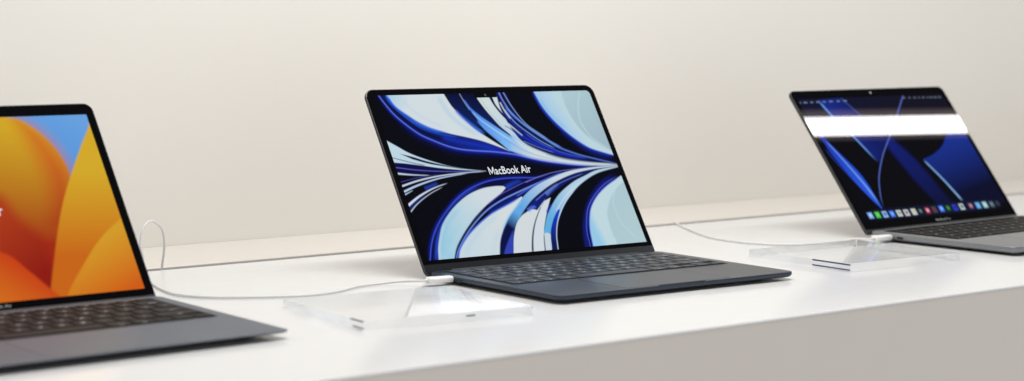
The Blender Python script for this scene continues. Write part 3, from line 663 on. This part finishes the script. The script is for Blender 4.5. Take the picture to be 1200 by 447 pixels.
laptop(dict(
    label='grey laptop showing orange petal wallpaper, cut off by the left edge of the photo',
    loc=(-.6112, -.0317, 0), yaw=.0659, W=.3041, D=.2124, zt=.0125, slope=.0055, lift=.0022, tilt=.5842, rad=.0095, profile=wedge_profile,
    metal=M['grey'], lid_metal=M['lid_edge'], key=M['black_key'], well=M['black_well'], groove=M['dark'], pad_metal=M['grey'],
    kb_top=-.0190, half_row=True, pad=(.0600, -.2075, -.1300),
    ports=[(-.0235, .0090, .0070, .0030), (-.0375, .0090, .0070, .0030)],
    lid_t=.0042, lid_h=.1988, lid_rt=.0085, lid_rb=.0050, hy=-.0046, hz=.0122, glass_v0=.0010,
    panel=(286.5, 179., 320, 200), img=img_l, chin=.0077, screen=screen_mat('petal_screen'),
    cam_v=.1928, cam_m=M['dark'],
    texts=[('MacBook Air', .0640, .0100, 0., .0077 + .179 - .0925, .00012, M['white_text']), ('MacBook Air', .0270, .0030, 0., .0042, 0., M['chin_text'])],
))
laptop(dict(
    label='pale grey laptop with a row of app icons below a white light band',
    loc=(.62646, .00026, 0), yaw=.0624, W=.3041, D=.2124, zt=.0105, tilt=.65871, rad=.0095, profile=pro_profile,
    metal=M['steel'], lid_metal=M['lid_edge'], key=M['black_key'], well=M['black_well'], groove=M['dark'], pad_metal=M['steel'],
    kb_top=-.0200, half_row=True, touch_bar=True, pad=(.0670, -.2070, -.1290),
    ports=[(-.0390, .0090, .0062, .0030), (-.0545, .0090, .0062, .0030)],
    lid_t=.0046, lid_h=.2015, lid_rt=.0085, lid_rb=.0045, hy=-.0046, hz=.0105, glass_v0=.0010,
    panel=(286.5, 179., 400, 250), img=img_r, chin=.0100, screen=screen_mat('beam_screen'),
    cam_v=.1950, cam_m=M['chin_text'],
    texts=[('MacBook Pro', .0280, .0030, 0., .0046, 0., M['chin_text'])],
))

# ---------------------------------------------------------------- charging cables
def cable(label, side_pt, yaw, run, tail):
    """plug pushed into a laptop's side at side_pt, cord running off along run (points after the plug)"""
    root = empty('charging_cable', (side_pt[0], side_pt[1], 0))
    tag(root, label, 'cable', 'white charging cables')
    c, s = math.cos(yaw), math.sin(yaw)
    def L(x, y, z): return (x * c - y * s, x * s + y * c, z + side_pt[2])
    rings = []
    for x, k in ((.0004, .92), (-.0002, 1.), (-.0235, 1.), (-.0248, .93), (-.0254, .72)):
        pts = rrect(-.0055 * k, .0055 * k, -.0031 * k, .0031 * k, .0029 * k)
        rings.append([L(x, y, z) for y, z in pts])
    v, f = loft(rings)
    plug = auto_smooth(link('plug', mesh('plug', v, f), M['plug'], root), 40)
    p0 = L(-.0250, 0, 0)
    pts = [p0, L(-.031, 0, -.0002)] + [(x - side_pt[0], y - side_pt[1], z) for x, y, z in run]
    path = catmull(pts, 10)
    rad = []
    for i in range(len(path)):
        rad.append(.0027 - .0015 * min(1, i / 9) if i < 9 else .0012)
    v, f = tube(path, rad, 12)
    auto_smooth(link('cord', mesh('cord', v, f), M['cable'], root), 50)
    return root

h = .0017
cable('white cable looping up from the counter slot and plugged into the dark navy laptop',
      (-.15205, -.0475, .0058), -.12,
      [(-.1950, -.0290, .0045), (-.2120, -.0160, .0022), (-.2400, -.0170, h), (-.2685, -.0320, h), (-.3018, -.0410, h), (-.3334, -.0340, h), (-.3810, -.0080, h), (-.4006, .0148, h), (-.4061, .0423, h), (-.3950, .0956, h),
       (-.3720, .1620, .0030), (-.3600, .1850, .0110), (-.3608, .1920, .0271), (-.3571, .1960, .0419), (-.3497, .2000, .0496), (-.3394, .2050, .0503), (-.3272, .2100, .0404), (-.3224, .2150, .0222), (-.3235, .2185, .0), (-.3240, .2200, -.0085)], None)
cable('white cable lying flat and plugged into the laptop with the row of app icons',
      (.62646 - .15205 * math.cos(.0624) + .0390 * math.sin(.0624), .00026 - .15205 * math.sin(.0624) - .0390 * math.cos(.0624), .0062), .0624 - .10,
      [(.4400, -.0285, .0045), (.4130, -.0290, .0022), (.3900, -.0265, h), (.3653, -.0170, h), (.3358, .0081, h), (.3242, .0517, h), (.3328, .1036, h), (.3718, .1826, h), (.4010, .2330, h), (.4085, .2460, .0005), (.4100, .2500, -.0085)], None)

# ---------------------------------------------------------------- clear acrylic blocks
def block(label, corner, yaw, w, d, t, inlays):
    o_v, o_f = loft(slab_rings(0, w, 0, d, .0008, [(0, .0003), (.0003, 0), (t - .0004, 0), (t, .0004)]))
    o = link('acrylic_block', mesh('acrylic_block', o_v, o_f), [M['acrylic'], M['acrylic_edge']], None, smooth=False)
    for p in o.data.polygons: p.material_index = 0 if abs(p.normal.z) > .3 else 1
    o.location = (*corner, .0003); o.rotation_euler = (0, 0, yaw)
    tag(o, label, 'acrylic block', 'clear acrylic blocks')
    for x0, x1, y0, y1, z0, z1, m in inlays:                  # slim dark strips imitating laptop reflections in the sides
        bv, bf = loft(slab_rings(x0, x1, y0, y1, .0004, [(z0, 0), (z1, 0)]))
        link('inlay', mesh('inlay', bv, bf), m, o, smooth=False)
    return o
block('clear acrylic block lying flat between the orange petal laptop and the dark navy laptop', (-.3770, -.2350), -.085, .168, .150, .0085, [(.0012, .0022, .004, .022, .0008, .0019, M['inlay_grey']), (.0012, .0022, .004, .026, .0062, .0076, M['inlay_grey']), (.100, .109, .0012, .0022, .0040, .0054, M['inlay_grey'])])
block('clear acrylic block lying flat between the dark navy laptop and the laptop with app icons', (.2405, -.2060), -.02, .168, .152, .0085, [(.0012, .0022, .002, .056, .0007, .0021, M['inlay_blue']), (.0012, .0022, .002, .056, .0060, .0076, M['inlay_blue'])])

# ---------------------------------------------------------------- counter and wall
TY = .036
table = empty('display_counter', (0, -.3795, -.9), TY)
tag(table, 'long white display counter with a grey cable slot along its back', 'counter')
X0, X1, DEP, SLOT, GAP = -3.2, 4.6, .775, .597, .021
def sheet(name, prof, m, x0=X0, x1=X1):
    """profile in (y, z) swept along x; z = 0 is the counter top"""
    v, f = loft([[(x0, y, z + .9) for y, z in prof], [(x1, y, z + .9) for y, z in prof]])
    return auto_smooth(link(name, mesh(name, v, f), m, table), 30)
r = .0025
edge = [(r * (1 - math.cos(t * PI / 12)), r * (math.sin(t * PI / 12) - 1)) for t in range(7)]
sheet('tabletop', [(SLOT, -.03), (.012, -.03), (.012, -.0028), (.0, -.0028)] + edge + [(SLOT - .0008, 0), (SLOT, -.0008)], M['counter'])
sheet('front_panel', [(.0002, -.9), (.0118, -.9), (.0118, -.0030), (.0002, -.0030)], M['counter_front'])
sheet('cable_channel', [(SLOT + .0001, -.03), (SLOT + GAP - .0001, -.03), (SLOT + GAP - .0001, -.0009), (SLOT + GAP - .0012, -.0009), (SLOT + GAP - .0012, -.0085), (SLOT + .0001, -.0085)], M['channel'])
sheet('rear_ledge', [(SLOT + GAP, -.03), (DEP, -.03), (DEP, 0), (SLOT + GAP + .0008, 0), (SLOT + GAP, -.0008)], M['ledge'])

wy = -.3795 + DEP
wall_v, wall_f = loft([[(-4, DEP + .0005, -.9), (5.5, DEP + .0005, -.9), (5.5, DEP + .12, -.9), (-4, DEP + .12, -.9)], [(-4, DEP + .0005, 2.6), (5.5, DEP + .0005, 2.6), (5.5, DEP + .12, 2.6), (-4, DEP + .12, 2.6)]])
wall = link('wall', mesh('wall', wall_v, wall_f), M['wall'], None, smooth=False)
wall.location = (0, -.3795, 0); wall.rotation_euler = (0, 0, TY)
tag(wall, 'plain warm white wall behind the counter', 'wall', kind='structure')

# ---------------------------------------------------------------- light
def area(name, loc, rot, sx, sy, power, col):
    l = bpy.data.lights.new(name, 'AREA'); l.shape = 'RECTANGLE'; l.size = sx; l.size_y = sy; l.energy = power; l.color = col
    o = bpy.data.objects.new(name, l); COL.objects.link(o); o.location = loc; o.rotation_euler = rot
    return o
area('ceiling_strip_lamp', (1.2, -.507, 2.0), (0, 0, .040), 6.6, .043, STRIP, (1, .985, .965))
area('ceiling_trough_lamp', (1.2, -.507, 2.012), (0, 0, .040), 6.6, .080, STRIP * .05, (1, .80, .72))  # added wider dim glow, softens and tints the strip's mirrored edges
area('ceiling_soft_lamp', (.05, -.20, 1.5), (0, 0, TY), 1.0, .4, SOFT, (1, .98, .955))  # added unseen fill, placed to brighten the middle of the wall

w = bpy.data.worlds.new('World'); scene.world = w; w.use_nodes = True
nt = w.node_tree; bg = nt.nodes['Background']                # a pale room: bright at eye level, dim ceiling
tc = nt.nodes.new('ShaderNodeTexCoord'); sp = nt.nodes.new('ShaderNodeSeparateXYZ'); cr = nt.nodes.new('ShaderNodeValToRGB')
nt.links.new(tc.outputs['Generated'], sp.inputs[0]); nt.links.new(sp.outputs['Z'], cr.inputs['Fac'])
cr.color_ramp.elements[0].position = .22; cr.color_ramp.elements[0].color = (1, .985, .965, 1)
cr.color_ramp.elements[1].position = .50; cr.color_ramp.elements[1].color = (.035, .035, .035, 1)
nt.links.new(cr.outputs['Color'], bg.inputs['Color']); bg.inputs['Strength'].default_value = AMB

# ---------------------------------------------------------------- camera
cam = bpy.data.cameras.new('camera'); co = bpy.data.objects.new('camera', cam); COL.objects.link(co)
yaw, pit, rol = .6604138953, -.0902755782, .0073670173
fw = Vector((math.sin(yaw) * math.cos(pit), math.cos(yaw) * math.cos(pit), math.sin(pit)))
rt = fw.cross(Vector((0, 0, 1))).normalized(); up = rt.cross(fw)
c, s = math.cos(rol), math.sin(rol)
r2, u2 = rt * c + up * s, up * c - rt * s
m = Matrix((r2, u2, -fw)).transposed().to_4x4(); m.translation = (-1.29137, -1.61015, .26714)
co.matrix_world = m
cam.sensor_width = 36; cam.sensor_fit = 'HORIZONTAL'; cam.lens = 2354.257 / 1200 * 36
cam.clip_start = .01; cam.clip_end = 100
cam.dof.use_dof = True
cam.dof.focus_distance = (Vector((.0, -.02, .09)) - m.translation).dot(fw)
cam.dof.aperture_fstop = 5.0
scene.camera = co
scene.render.resolution_x, scene.render.resolution_y = 1024, 381
scene.view_settings.view_transform = 'Standard'; scene.view_settings.look = 'None'
scene.view_settings.exposure = 0; scene.view_settings.gamma = 1; scene.view_settings.use_curve_mapping = False
scene.render.engine = 'CYCLES'
scene.cycles.max_bounces = 16; scene.cycles.transmission_bounces = 12; scene.cycles.glossy_bounces = 6; scene.cycles.transparent_max_bounces = 12
scene.cycles.sample_clamp_indirect = 6
